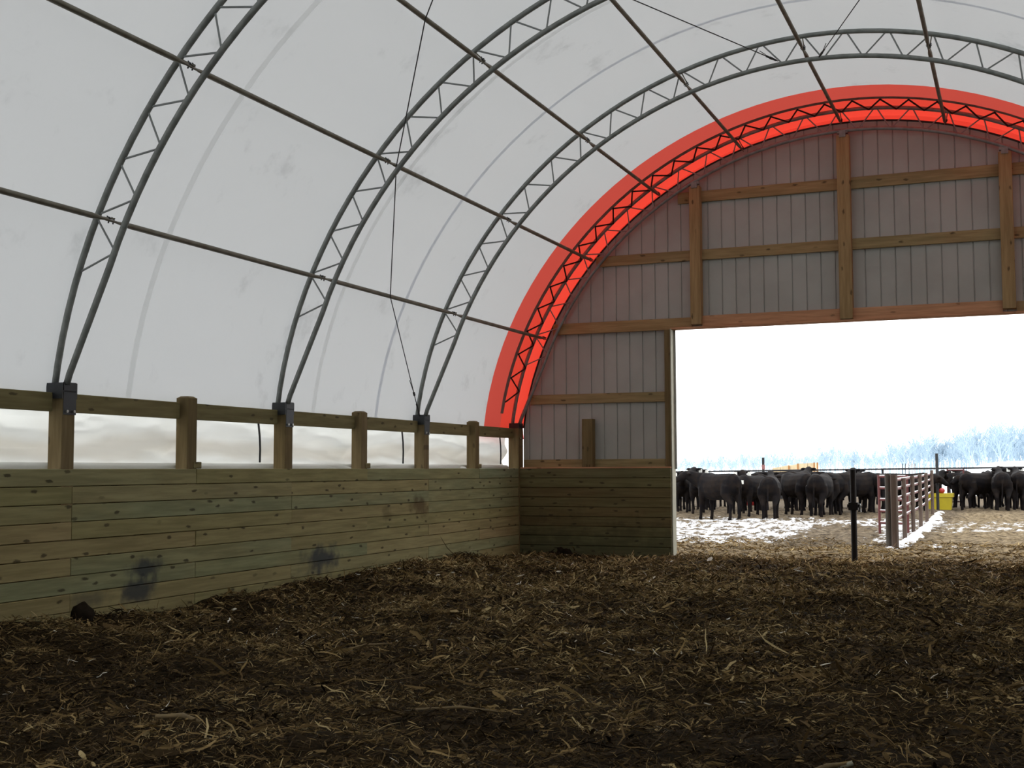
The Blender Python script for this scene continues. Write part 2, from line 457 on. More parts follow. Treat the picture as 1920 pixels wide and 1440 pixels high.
# roof cover
ceil = empty('ceiling'); tag(ceil, kind='structure')
def cover(name, y0, y1, off, mat, n_th=64, ny=2, th0=-T0, th1=T0, drop=True, thick=0.0):
    prof = []
    if drop: prof.append((-5.80, 1.99))
    for i in range(n_th + 1):
        prof.append(arch(th0 + (th1 - th0) * i / n_th, off))
    if drop: prof.append((5.80, 1.99))
    b = MB(); k = len(prof)
    for j in range(ny + 1):
        y = y0 + (y1 - y0) * j / ny
        b.v += [(x, y, z) for x, z in prof]
    for j in range(ny):
        for i in range(k - 1):
            a = j * k + i
            b.f.append((a, a + 1, a + k + 1, a + k))
    return b.obj(name, mat, ceil, smooth=True)
cover('fabric_cover', -10, 18.62, 0.036, 'fabric', ny=24)
cover('orange_overlap', 18.62, 19.30, 0.036, 'orange2', ny=2)
cover('orange_band', 19.30, 20.35, 0.036, 'orange', ny=3)
fl_v = []
for i in range(65):
    th = -T0 + 2 * T0 * i / 64
    for o_, y_ in ((0.036, 20.35), (-0.25, 20.42), (-0.62, 20.40)):
        x_, z_ = arch(th, o_); fl_v.append((x_, y_, z_))
b = MB(); b.add(fl_v, [(i * 3 + j, i * 3 + 3 + j, i * 3 + 4 + j, i * 3 + 1 + j) for i in range(64) for j in range(2)])
b.obj('end_flap', 'orange', ceil, smooth=True)
cover('seam_strip', 9.78, 9.86, 0.030, 'seam', ny=1)
cover('seam_strip', 13.24, 13.32, 0.030, 'seam', ny=1)
cover('seam_strip', 14.87, 14.94, 0.030, 'seam_dark', ny=1)
cover('pocket_strip', 19.22, 19.35, 0.028, 'pocket', th0=-math.radians(86), th1=math.radians(86), ny=1, drop=False)
# lacing cord between the pocket strip and the end arch
b = MB(); pts = []
L = 0.0; th = -math.radians(84)
k = 0
while th < math.radians(84):
    x, z = arch(th, 0.015 if k % 2 == 0 else -0.03)
    pts.append((x, 19.33 if k % 2 == 0 else 19.73, z))
    th += 0.21 / r_out(th); k += 1
for p, q in zip(pts[:-1], pts[1:]): b.tube([p, q], 0.014, 5)
tag(b.obj('lacing_cord', 'black', ceil), 'black lacing cord zigzagging along the orange band', kind='stuff')

# left wall
wl = empty('wall_left'); tag(wl, kind='structure')
PXF = -5.62
BH = 0.1625
mids = [y + S / 2 for y in (TY[0] - 2 * S, TY[0] - S, TY[0], TY[1], TY[2])]
main = [TY[0] - 2 * S, TY[0] - S] + TY[:3]
pat = ['m', 'T', 'T', 'T', 'm', 'T', 'm', 'T', 'm']
for r in range(9):
    z = 1.47 - BH * (r + 0.5)
    js = [mm + 0.09 for mm in (mids if pat[r] == 'm' else main)]
    js = [3.4] + [y for y in js if y > 4.0] + [19.68]
    for y0, y1 in zip(js[:-1], js[1:]):
        if y1 - y0 < 0.3: continue
        dx = random.uniform(-0.004, 0.004)
        board('plank', (PXF - 0.02 + dx, y0 + 0.003, z), (PXF - 0.02 + dx, y1 - 0.003, z), BH - 0.005, 0.04, (0, 0, 1), 'plank', wl)
b = MB(); b.box((PXF - 0.068, 3.4, -0.3), (PXF - 0.044, 19.70, 1.44)); b.obj('light_stop_sheet', 'light_stop', wl)  # added dark sheet, stops daylight leaking through the plank gaps
for y in TY[:3] + [TY[0] - S]:
    board('post', (PXF - 0.088, y + 0.03, -0.2), (PXF - 0.088, y + 0.03, 2.165), 0.165, 0.16, (1, 0, 0), 'post', wl)
for y in mids[1:]:
    o = board('post', (PXF - 0.085, y + 0.02, -0.2), (PXF - 0.085, y + 0.02, 2.205), 0.155, 0.155, (1, 0, 0), 'post', wl)
    b = MB(); b.add([(-.078, -.078, 0), (.078, -.078, 0), (.078, .078, 0), (-.078, .078, 0), (-.045, -.045, .022), (.045, -.045, .022), (.045, .045, .022), (-.045, .045, .022)],
                    [(0, 1, 5, 4), (1, 2, 6, 5), (2, 3, 7, 6), (3, 0, 4, 7), (4, 5, 6, 7)])
    b.obj('post_top', 'post', wl, Matrix.Translation((PXF - 0.085, y + 0.02, 2.205)))
    board('block', (PXF - 0.02, y + 0.04, 1.505), (PXF - 0.02, y + 0.17, 1.505), 0.07, 0.04, (0, 0, 1), 'rail', wl)
board('post', (PXF - 0.09, 19.76, -0.2), (PXF - 0.09, 19.76, 2.16), 0.2, 0.2, (1, 0, 0), 'post', wl)
allp = sorted(TY[:3] + [TY[0] - S] + mids[1:] + [19.76])
for y0, y1 in zip(allp[:-1], allp[1:]):
    board('rail', (PXF - 0.12, y0 + 0.08, 2.075), (PXF - 0.12, y1 - 0.08, 2.075), 0.172, 0.042, (0, 0, 1), 'rail', wl)

# right wall and rear wall (never faced, close the barn)
b = MB(); b.box((5.6, -10, -0.2), (5.7, 19.7, 2.2)); tag(b.obj('wall_right', 'plank'), kind='structure')
b = MB()
k = 40
prof = [(-5.8, 0)] + [arch(-T0 + 2 * T0 * i / k, 0.03) for i in range(k + 1)] + [(5.8, 0)]
b.v = [(x, -10.0, z) for x, z in prof] + [(x, -10.1, z) for x, z in prof]
kk = len(prof)
b.f = [tuple(range(kk)), tuple(reversed(range(kk, 2 * kk)))] + [(i, (i + 1) % kk, kk + (i + 1) % kk, kk + i) for i in range(kk)]
tag(b.obj('wall_front', 'sheet'), kind='structure')

# end wall with the doorway
wb = empty('wall_back'); tag(wb, kind='structure')
YE = 19.85
JL, JR, LZ = -2.93, 2.78, 3.77
def top_z(x, cut):
    """height of the arch (outer line minus cut) above x"""
    lo, hi = 0.0, T0
    for _ in range(40):
        mth = (lo + hi) / 2
        if arch(mth, -cut)[0] < abs(x): lo = mth
        else: hi = mth
    return arch(lo, -cut)[1]
CUT = 0.16
def edge_x(z, cut):
    lo, hi = 0.0, T0
    for _ in range(40):
        mth = (lo + hi) / 2
        if arch(mth, -cut)[1] > z: lo = mth
        else: hi = mth
    return arch(lo, -cut)[0]
# corrugated liner panels, one object per sheet
rib = 0.2286
x0 = -5.62
XL = 5.60
while x0 < XL - 0.05:
    x1 = min(x0 + rib * 4, XL)
    cols = []
    x = x0
    while x < x1 - 1e-4:
        for dx, dy in ((0.0, 0.0), (0.105, 0.0), (0.111, 0.016), (0.121, 0.016), (0.127, 0.0)):
            if x + dx < x1 - 1e-4: cols.append((x + dx, dy))
        x += rib
    cols.append((x1, 0.0))
    cols2 = []
    for (xa, da) in cols:
        for xe in (JL + 0.06, JR - 0.06):
            if cols2 and cols2[-1][0] < xe - 1e-6 and xa > xe + 1e-6: cols2.append((xe, 0.0))
        cols2.append((xa, da))
    b = MB()
    for (xa, da), (xb, db) in zip(cols2[:-1], cols2[1:]):
        xm = (xa + xb) / 2
        z0 = LZ + 0.03 if JL + 0.05 < xm < JR - 0.05 else 1.45
        za, zb = top_z(xa, CUT), top_z(xb, CUT)
        if min(za, zb) < z0 + 0.02: continue
        b.add([(xa, YE + 0.05 + da, z0), (xb, YE + 0.05 + db, z0), (xb, YE + 0.05 + db, zb), (xa, YE + 0.05 + da, za)], [(0, 1, 2, 3)])
    if b.v: b.obj('panel', 'sheet', wb)
    x0 = x1
# curved flashing on top of the sheets
b = MB(); b.tube([(arch(-T0 + 2 * T0 * i / 60, -CUT)[0], YE + 0.05, arch(-T0 + 2 * T0 * i / 60, -CUT)[1]) for i in range(61)], 0.016, 6)
b.obj('flashing', 'darktrim', wb, smooth=True)
# knee wall planks, cap and sill
for r in range(9):
    z = 1.465 - BH * (r + 0.5)
    dy = random.uniform(-0.003, 0.003)
    for xa, xb in ((PXF - 0.02, JL), (JR, 5.6)):
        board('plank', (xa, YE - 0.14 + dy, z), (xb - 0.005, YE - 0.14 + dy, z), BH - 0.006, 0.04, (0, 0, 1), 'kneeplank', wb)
for xa, xb in ((-5.6, -4.48), (-4.29, JL - 0.12)):
    board('sill', (xa, YE + 0.02, 1.545), (xb, YE + 0.02, 1.545), 0.15, 0.04, (0, 0, 1), 'girt', wb)
board('ledge', (-5.6, YE - 0.07, 1.475), (JL, YE - 0.07, 1.475), 0.18, 0.025, (0, 1, 0), 'lintel', wb)
b = MB(); b.box((PXF - 0.02, YE - 0.118, -0.3), (JL - 0.01, YE - 0.100, 1.44)); b.box((JR + 0.01, YE - 0.118, -0.3), (5.6, YE - 0.100, 1.44)); b.obj('light_stop_sheet', 'light_stop', wb)  # same added light block behind the knee wall planks
# posts
for xp, w, z0 in ((-2.49, 0.18, 3.83), (-0.08, 0.20, 3.80), (2.30, 0.19, 3.84)):
    board('post', (xp, YE - 0.03, z0), (xp, YE - 0.03, top_z(xp, 0.40)), w, 0.16, (1, 0, 0), 'girt', wb)
    b = MB(); zt = top_z(xp, 0.40)
    b.box((-0.05, -0.05, -0.03), (0.05, 0.0, 0.06)); b.box((-0.08, -0.04, 0.03), (0.08, 0.04, 0.08))
    b.obj('post_bracket', 'steel', wb, Matrix.Translation((xp, YE - 0.08, zt)))
board('post', (-4.385, YE - 0.06, 1.48), (-4.385, YE - 0.06, 2.30), 0.19, 0.15, (1, 0, 0), 'post', wb)
for sx, xj in ((-1, JL - 0.06), (1, JR + 0.06)):
    board('door_jamb', (xj, YE - 0.0, -0.1), (xj, YE - 0.0, LZ - 0.005), 0.12, 0.09, (1, 0, 0), 'post', wb)
    b = MB(); b.box((-0.008, YE - 0.12, -0.1), (0.008, YE + 0.10, LZ)); b.obj('trim', 'trim', wb, Matrix.Translation((xj - sx * 0.068, 0, 0)))
# girts
def girt(z, h, xa, xb, mat='girt'):
    board('girt', (xa, YE + 0.02, z), (xb, YE + 0.02, z), h, 0.04, (0, 0, 1), mat, wb)
e = edge_x(3.86, 0.22)
board('girt', (-e, YE - 0.02, 3.86), (-2.58, YE - 0.02, 3.86), 0.19, 0.04, (0, 0, 1), 'girt', wb)
girt(3.86, 0.19, 2.40, e)
for xa, xb in ((-2.40, -0.18), (0.02, 2.205)):
    board('lintel', (xa, YE, 3.875), (xb, YE, 3.875), 0.20, 0.05, (0, 0, 1), 'lintel', wb)
board('lintel', (JL, YE - 0.02, 3.775), (JR, YE - 0.02, 3.775), 0.16, 0.03, (0, 1, 0), 'lintel', wb)
e = edge_x(2.655, 0.22); girt(2.655, 0.165, -e, JL - 0.12); girt(2.655, 0.165, JR + 0.12, e)
e = edge_x(4.995, 0.22)
for xa, xb in ((-e, -2.58), (-2.40, -0.18), (0.02, 2.205), (2.395, e)): girt(4.995, 0.175, xa, xb)
for xa, xb in ((-2.80, -2.58), (-2.40, -0.18), (0.02, 2.205), (2.395, 2.95)): girt(5.975, 0.185, xa, xb)

# ================================================================ ARCH TRUSSES
nodes = []                                   # web nodes on the outer chord: at each purlin and at thirds between
def web_nodes():
    d0 = (PTH[1] - PTH[0]) / 3
    out = [PTH[0] - d0 * 1.02]
    for a, c in zip(PTH[:-1], PTH[1:]): out += [a, a + (c - a) / 3, a + 2 * (c - a) / 3]
    out += [PTH[-1], PTH[-1] + d0]
    return out
WN = web_nodes()
DEPTH = 0.325
def chord_path(off, foot):
    """points of a chord; the last metre of the inner one closes in on the shoe"""
    lim = WN[0] - 0.01
    pts = []
    for i in range(73):
        th = -T0 + 2 * T0 * i / 72
        if off < -0.1 and (th < lim or th > -lim): continue
        pts.append(arch(th, off))
    if off < -0.1:
        a = math.copysign(1, -1)
        pts = [(-5.63, 2.24), (-5.60, 2.33)] + [( -5.60 + (pts[0][0] + 5.60) * k / 4, 2.33 + (pts[0][1] - 2.33) * k / 4) for k in (1, 2, 3)] + pts + \
              [(5.60 + (pts[-1][0] - 5.60) * k / 4, 2.33 + (pts[-1][1] - 2.33) * k / 4) for k in (3, 2, 1)] + [(5.60, 2.33), (5.63, 2.24)]
    return pts
def chord(name, off, mat):
    b = MB(); b.tube([(x, 0, z) for x, z in chord_path(off, 0)], 0.031, 10)
    return b.mesh(name, True)
ch_out = chord('outer_chord', 0.0, 'steel'); ch_in = chord('inner_chord', -DEPTH, 'steel')
bm_ = MB()
bm_.box((-0.085, -0.055, 0.0), (0.10, 0.115, 0.014))
bm_.box((0.088, -0.045, -0.205), (0.100, 0.115, 0.09))
bm_.box((-0.085, -0.067, -0.06), (0.10, -0.055, 0.085)); bm_.box((-0.085, 0.115, -0.06), (0.10, 0.127, 0.085))
shoe = bm_.mesh('base_bracket')
bo = MB(); bo.tube([(0, 0, 0), (0.018, 0, 0)], 0.014, 6); bolt_me = bo.mesh('bolt')
tr_labels = ['grey steel arch truss nearest of the four, standing on the widest timber post',
             'grey steel arch truss second of the four, between nearest and third truss',
             'grey steel arch truss third of the four, last one under plain white fabric',
             'steel arch truss at the end wall, under the orange band of the roof']
for k, y in enumerate(TY):
    t_ = empty('roof_truss', (0, y, 0)); tag(t_, tr_labels[k], 'truss', 'arch trusses')
    link('outer_chord', ch_out, 'steel', t_); link('inner_chord', ch_in, 'steel', t_)
    for a, c in zip(WN[:-1], WN[1:]):
        g = 0.03 / r_out(a)
        p0 = arch(a + g, -0.02); p1 = arch((a + c) / 2 - g * 0.9, -DEPTH + 0.02)
        q0 = arch((a + c) / 2 + g * 0.9, -DEPTH + 0.02); q1 = arch(c - g, -0.02)
        rod('web', (p0[0], y, p0[1]), (p1[0], y, p1[1]), 0.0105, 'web', t_, 6)
        rod('web', (q0[0], y, q0[1]), (q1[0], y, q1[1]), 0.0105, 'web', t_, 6)
    for th in PTH:
        p0 = arch(th, -0.02); p1 = arch(th + 0.004, -0.19)
        rod('strap', (p0[0], y, p0[1]), (p1[0], y, p1[1]), 0.008, 'purlin', t_, 6)
    for s in (-1, 1):
        mw = Matrix.Translation((s * 5.72, y, 2.165)) @ Matrix.Rotation(0 if s < 0 else math.pi, 4, 'Z')
        sh = link('base_bracket', shoe, 'bracket', t_, mw)
        if s < 0:
            for yy in (-0.01, 0.08):
                link('bolt', bolt_me, 'bolt', sh, mw @ Matrix.Translation((0.100, yy, -0.175)))

# ================================================================ PURLINS
b = MB()
Ls = S
def purlin_mesh(L, e0=True, e1=True):
    b = MB(); R = 0.027
    ys, fl_ = [], []
    if e0: ys += [-0.06, 0.05, 0.20, 0.26]; fl_ += [(0.32, 1.35), (0.32, 1.35), (0.85, 1.1), (1, 1)]
    else: ys += [0.0]; fl_ += [(1, 1)]
    if e1: ys += [L - 0.26, L - 0.20, L - 0.05, L + 0.06]; fl_ += [(1, 1), (0.85, 1.1), (0.32, 1.35), (0.32, 1.35)]
    else: ys += [L]; fl_ += [(1, 1)]
    b.tube([(0, yy, 0) for yy in ys], R, 10, flat=fl_)
    return b.mesh('purlin_pipe', True)
pm_mid = purlin_mesh(S); pm_first = purlin_mesh(5.4, False, True)
bu = MB()
for dy in (-0.03, 0.03): bu.tube([(-0.03, dy, 0), (0.03, dy, 0.0)], 0.007, 6); bu.tube([(0.018, dy, 0), (0.028, dy, 0.035)], 0.006, 6)
bolts = bu.mesh('splice_bolts')
ordn = ['lowest on the left slope', 'second up the left slope', 'third up the left slope', 'fourth up the left slope', 'along the ridge', 'first right of the ridge']
bays = ['reaching to the nearest truss', 'between the nearest and second truss', 'between the second and third truss', 'between the third and end truss']
for i, (x, z) in enumerate(PUR[:6]):
    rot = Matrix.Rotation(PTH[i], 4, 'Y')
    for k in range(4):
        if (k == 0 and i > 1) or (k == 1 and i > 2) or (k == 2 and i > 5): continue
        y0 = TY[0] - 5.4 if k == 0 else TY[k - 1]
        me = pm_first if k == 0 else pm_mid
        mw = Matrix.Translation((x, y0, z - 0.006 * (k % 2))) @ rot
        o = link('purlin', me, 'purlin', mw=mw)
        tag(o, 'grey steel purlin pipe %s, %s' % (ordn[i], bays[k]), 'purlin', 'roof purlins')
        link('bolt', bolts, 'bracket', o, Matrix.Translation((x, TY[k], z)) @ rot)
# brace cables
def cable(name, pts, label, buckle=None):
    b = MB(); b.tube(pts, 0.0065, 6)
    o = b.obj(name, 'cable'); tag(o, label, 'cable', 'brace cables')
    if buckle:
        p, q = Vector(pts[0]), Vector(pts[1])
        d = (q - p).normalized()
        c = MB(); c.tube([p + d * 0.05, p + d * 0.30], 0.013, 6); c.tube([p + d * buckle, p + d * (buckle + 0.06)], 0.017, 6)
        c.tube([p + d * (buckle + 0.06), p + d * (buckle + 0.3) + Vector((0, -0.05, 0.02))], 0.005, 5)
        c.obj('turnbuckle', 'cable', o)
def onp(i, y, d=-0.03): x, z = PUR[i]; th = PTH[i]; return (x + d * math.sin(th), y, z + d * math.cos(th))
cable('brace_cable', [(-5.70, TY[2] - 0.05, 2.22), onp(0, 14.05), onp(1, 12.60), onp(2, 10.95), onp(3, 9.3)], 'thin bent cable rising from foot of the third truss over the lower purlins', 0.5)
cable('brace_cable', [(-0.43, TY[2] - 0.02, 6.835), onp(3, TY[1] + 0.02, 0.03), onp(2, 9.0)], 'thin cable slanting down leftward from third truss beside the ridge purlin', 0.15)
cable('brace_cable', [(0.10, TY[2] - 0.02, 6.815), onp(5, TY[1] + 0.2, 0.03)], 'thin short cable rising rightward from third truss near the ridge purlin', 0.12)

# ================================================================ SIDE CURTAIN
ys = np.arange(3.0, 19.76, 0.06); zs = np.arange(1.40, 2.13, 0.03)
Yg, Zg = np.meshgrid(ys, zs)
y = Yg.ravel(); z = Zg.ravel()
ph = ((y - TY[0]) / (S / 2)) % 1.0
sag = np.sin(ph * math.pi)
fold = 0.085 * np.sin((z - 1.45 + 0.10 * (1 - sag) + 0.04 * vnoise(y, z, 0.9, 21)) * 17.0) * np.clip((2.1 - z) / 0.5, 0, 1) * (0.5 + vnoise(y + 3, z, 1.3, 22))
fold += 0.09 * (vnoise(y * 0.6, z * 3, 0.5, 23) - 0.5) + 0.05 * (vnoise(y, z * 4, 0.22, 24) - 0.5)
x = -5.90 + fold - 0.03 * sag
nx = len(ys); i = (np.arange(len(zs) - 1)[:, None] * nx + np.arange(nx - 1)[None, :]).ravel()
cu = link('side_curtain', np_mesh('side_curtain', np.stack([x, y, z], 1), np.stack([i, i + 1, i + nx + 1, i + nx], 1)), 'curtain')
tag(cu, 'creased white plastic curtain behind the timber posts, above the plank wall', 'curtain')
b = MB(); b.tube([(-5.85, 3.0, 1.485), (-5.85, 19.66, 1.485)], 0.045, 10); b.obj('bottom_roll', 'curtain', cu, smooth=True)
for (y, lab) in ((12.05, 'second'), (15.64, 'third'), (19.22, None)):
    b = MB(); b.tube([(-5.78, y, 1.99), (-5.775, y + 0.02, 1.85), (-5.78, y + 0.04, 1.70), (-5.79, y + 0.05, 1.54)], 0.012, 6)
    o = b.obj('curtain_cord', 'cable')
    tag(o, ('thin dark cord hanging before the curtain beside the %s truss post' % lab) if lab else 'thin dark cord hanging before the curtain beside the corner post', 'cord', 'curtain cords')

# ================================================================ BEDDING LITTER
def litter(N_, ylo, yhi, dens_margin, Ls_, Ws_, tones, tilt, z_off, wide=None):
    """N_ bent strips scattered over the bedding; returns vertices, quads, tones"""
    y = ylo + (yhi - ylo) * rng.random(N_) ** (1.0 if wide is None else 1.7)
    lo = 2.38 - y * 0.97 - dens_margin; hi = 2.38 + y * 0.07 + dens_margin + 0.4
    lo = np.maximum(lo, -5.50); hi = np.minimum(hi, 5.4)
    x = lo + (hi - lo) * rng.random(N_)
    if wide is not None:
        x = wide[0] + (wide[1] - wide[0]) * rng.random(N_)
    L = np.exp(rng.normal(np.log(Ls_[0]), Ls_[1], N_)); W = np.exp(rng.normal(np.log(Ws_[0]), Ws_[1], N_))
    a = rng.random(N_) * 2 * np.pi
    el = rng.normal(0, tilt, N_)
    d = np.stack([np.cos(a) * np.cos(el), np.sin(a) * np.cos(el), np.sin(el)], 1)
    s = np.stack([-np.sin(a), np.cos(a), np.zeros(N_)], 1)
    up = np.cross(d, s); rl = rng.random(N_) * np.pi * 0.9 - 0.45 * np.pi
    s = s * np.cos(rl)[:, None] + up * np.sin(rl)[:, None]
    up = np.cross(d, s)
    if wide is None: z = floor_h(x, y)
    else: z = ground_h(x, y)
    z = z + z_off * rng.random(N_) + np.abs(np.sin(el)) * L * 0.38
    c = np.stack([x, y, z], 1)
    bend = rng.normal(0, 0.09, N_) * L
    kink = rng.normal(0, 0.06, N_) * L
    vs_, nseg = [], 4
    for k in range(nseg):
        tt = k / (nseg - 1) - 0.5
        wv = W * (0.45 if k in (0, nseg - 1) else 1.0)
        mid = c + d * (L * tt)[:, None] + up * (bend * (1 - 4 * tt * tt))[:, None] + s * (kink * np.sin(tt * 5))[:, None]
        vs_ += [mid - s * (wv / 2)[:, None], mid + s * (wv / 2)[:, None]]
    V = np.stack(vs_, 1)                       # N, 8, 3
    base = np.arange(N_)[:, None] * 8
    Q = np.concatenate([base + np.array([[2 * k, 2 * k + 1, 2 * k + 3, 2 * k + 2]]) for k in range(nseg - 1)], 0)
    tn = np.clip(rng.normal(tones[0], tones[1], N_), 0, 0.93)
    tn = np.clip(tn + 0.42 * (vnoise(x, y, 0.45, 41) - 0.5) + 0.2 * (vnoise(x, y, 1.6, 42) - 0.5), 0, 0.93)
    tn = np.where(rng.random(N_) < tones[2], 0.97 + 0.03 * rng.random(N_), tn)
    return V.reshape(-1, 3), Q, np.repeat(tn, 8)
parts = [litter(52000, 4.6, 8.5, 1.2, (0.050, 0.5), (0.0035, 0.4), (0.44, 0.24, 0.004), 0.35, 0.04),
         litter(9000, 4.6, 9.0, 1.2, (0.075, 0.5), (0.010, 0.45), (0.48, 0.22, 0.003), 0.28, 0.04),
         litter(60000, 8.3, 13.5, 1.2, (0.060, 0.5), (0.0052, 0.4), (0.47, 0.26, 0.006), 0.36, 0.04),
         litter(10000, 8.3, 14.0, 1.2, (0.09, 0.45), (0.013, 0.45), (0.5, 0.22, 0.004), 0.3, 0.035),
         litter(62000, 13.3, 19.9, 1.2, (0.070, 0.5), (0.007, 0.4), (0.58, 0.26, 0.010), 0.38, 0.04),  # paler by the door, where inflowing daylight is put into the tone
         litter(9000, 13.3, 19.9, 1.2, (0.11, 0.4), (0.017, 0.4), (0.62, 0.22, 0.006), 0.3, 0.03),
         litter(14000, 19.9, 25.5, 0, (0.08, 0.45), (0.011, 0.4), (0.66, 0.18, 0.01), 0.28, 0.02, wide=(-4.4, 3.8))]
off = 0; VV, QQ, TT = [], [], []
for v, q, tn in parts:
    VV.append(v); QQ.append(q + off); TT.append(tn); off += len(v)
lit = link('straw_bedding', np_mesh('straw_bedding', np.concatenate(VV), np.concatenate(QQ), [('tone', np.concatenate(TT))]), 'litter')
tag(lit, 'chopped brown corn stalk bedding covering the barn floor', kind='stuff')

def stalk(p0, p1, r, label, tip=False):
    p0 = Vector(p0); p1 = Vector(p1)
    for p in (p0, p1): p.z = float(floor_h(p.x, p.y)) + 0.045
    mid = (p0 + p1) / 2 + Vector((0.02, 0.01, 0.02))
    b = MB(); b.tube([p0, p0.lerp(mid, 0.5), mid, mid.lerp(p1, 0.5), p1], [r, r * 0.9, r * 1.15, r * 0.85, r * 0.7], 7)
    o = b.obj('corn_stalk', 'stalk', smooth=True); tag(o, label, 'stalk', 'loose corn stalks')
    if tip:
        d = (p1 - p0).normalized()
        b = MB(); b.tube([p1 - d * 0.075, p1 + d * 0.006], r * 1.1, 7); b.obj('pale_tip', 'trim', o, smooth=True)
stalk((-0.85, 6.37, 0), (-0.42, 6.56, 0), 0.008, 'long straight straw coloured stalk lying flat on the bedding')
stalk((-2.07, 5.62, 0), (-1.72, 5.55, 0), 0.013, 'thick short tan stalk on bedding beside the barn left wall side')
stalk((1.36, 5.86, 0), (1.60, 6.10, 0), 0.012, 'tan stalk with a broken white tip on the bedding', True)
stalk((-2.62, 8.45, 0), (-2.36, 8.92, 0), 0.009, 'slender tan stalk slanting across bedding in mid barn')

def clod(loc, s, label, seed):
    import mathutils
    b = MB(); nu, nv = 14, 9
    for i in range(nv + 1):
        for j in range(nu):
            ph = math.pi * i / nv; th = 2 * math.pi * j / nu
            p = Vector((math.sin(ph) * math.cos(th), math.sin(ph) * math.sin(th), math.cos(ph)))
            k = 1 + 0.55 * mathutils.noise.noise(p * 1.7 + Vector((seed, 0, 0))) + 0.25 * mathutils.noise.noise(p * 5 + Vector((seed, 3, 0)))
            b.v.append((p.x * s[0] * k, p.y * s[1] * k, p.z * s[2] * k))
    for i in range(nv):
        for j in range(nu):
            b.f.append((i * nu + j, (i + 1) * nu + j, (i + 1) * nu + (j + 1) % nu, i * nu + (j + 1) % nu))
    z = float(floor_h(loc[0], loc[1])) + s[2] * 0.45
    o = b.obj('clod', 'clod', mw=Matrix.Translation((loc[0], loc[1], z)), smooth=True); tag(o, label, 'clod', 'manure clods')
clod((-5.36, 8.72), (0.10, 0.10, 0.12), 'dark upright clod against the left plank wall below the nearest truss', 1)
clod((-4.72, 19.45), (0.15, 0.12, 0.10), 'larger dark manure clod against the end wall planks', 2)
clod((-4.98, 19.45), (0.12, 0.1, 0.06), 'smaller flat dark clod beside the larger one at the end wall', 3)

# ================================================================ DOORWAY POST
dp = empty('steel_post', (-0.05, YE + 0.02, 0)); tag(dp, 'dark steel stop post standing alone in the middle of the doorway', 'post')
b = MB(); b.tube([(0, 0, -0.3), (0, 0, 1.43)], 0.046, 12); b.obj('pole', 'door_steel', dp, smooth=False)
b = MB(); b.box((-0.072, -0.06, 0.80), (0.072, 0.06, 0.92)); b.box((-0.095, -0.02, 0.84), (0.095, 0.02, 0.89)); b.obj('collar', 'door_steel', dp)
b = MB(); b.tube([(0.095, 0, 0.9), (0.11, -0.01, 0.87), (0.105, 0, 0.82), (0.112, 0, 0.77)], 0.01, 6); b.obj('chain', 'bolt', dp)

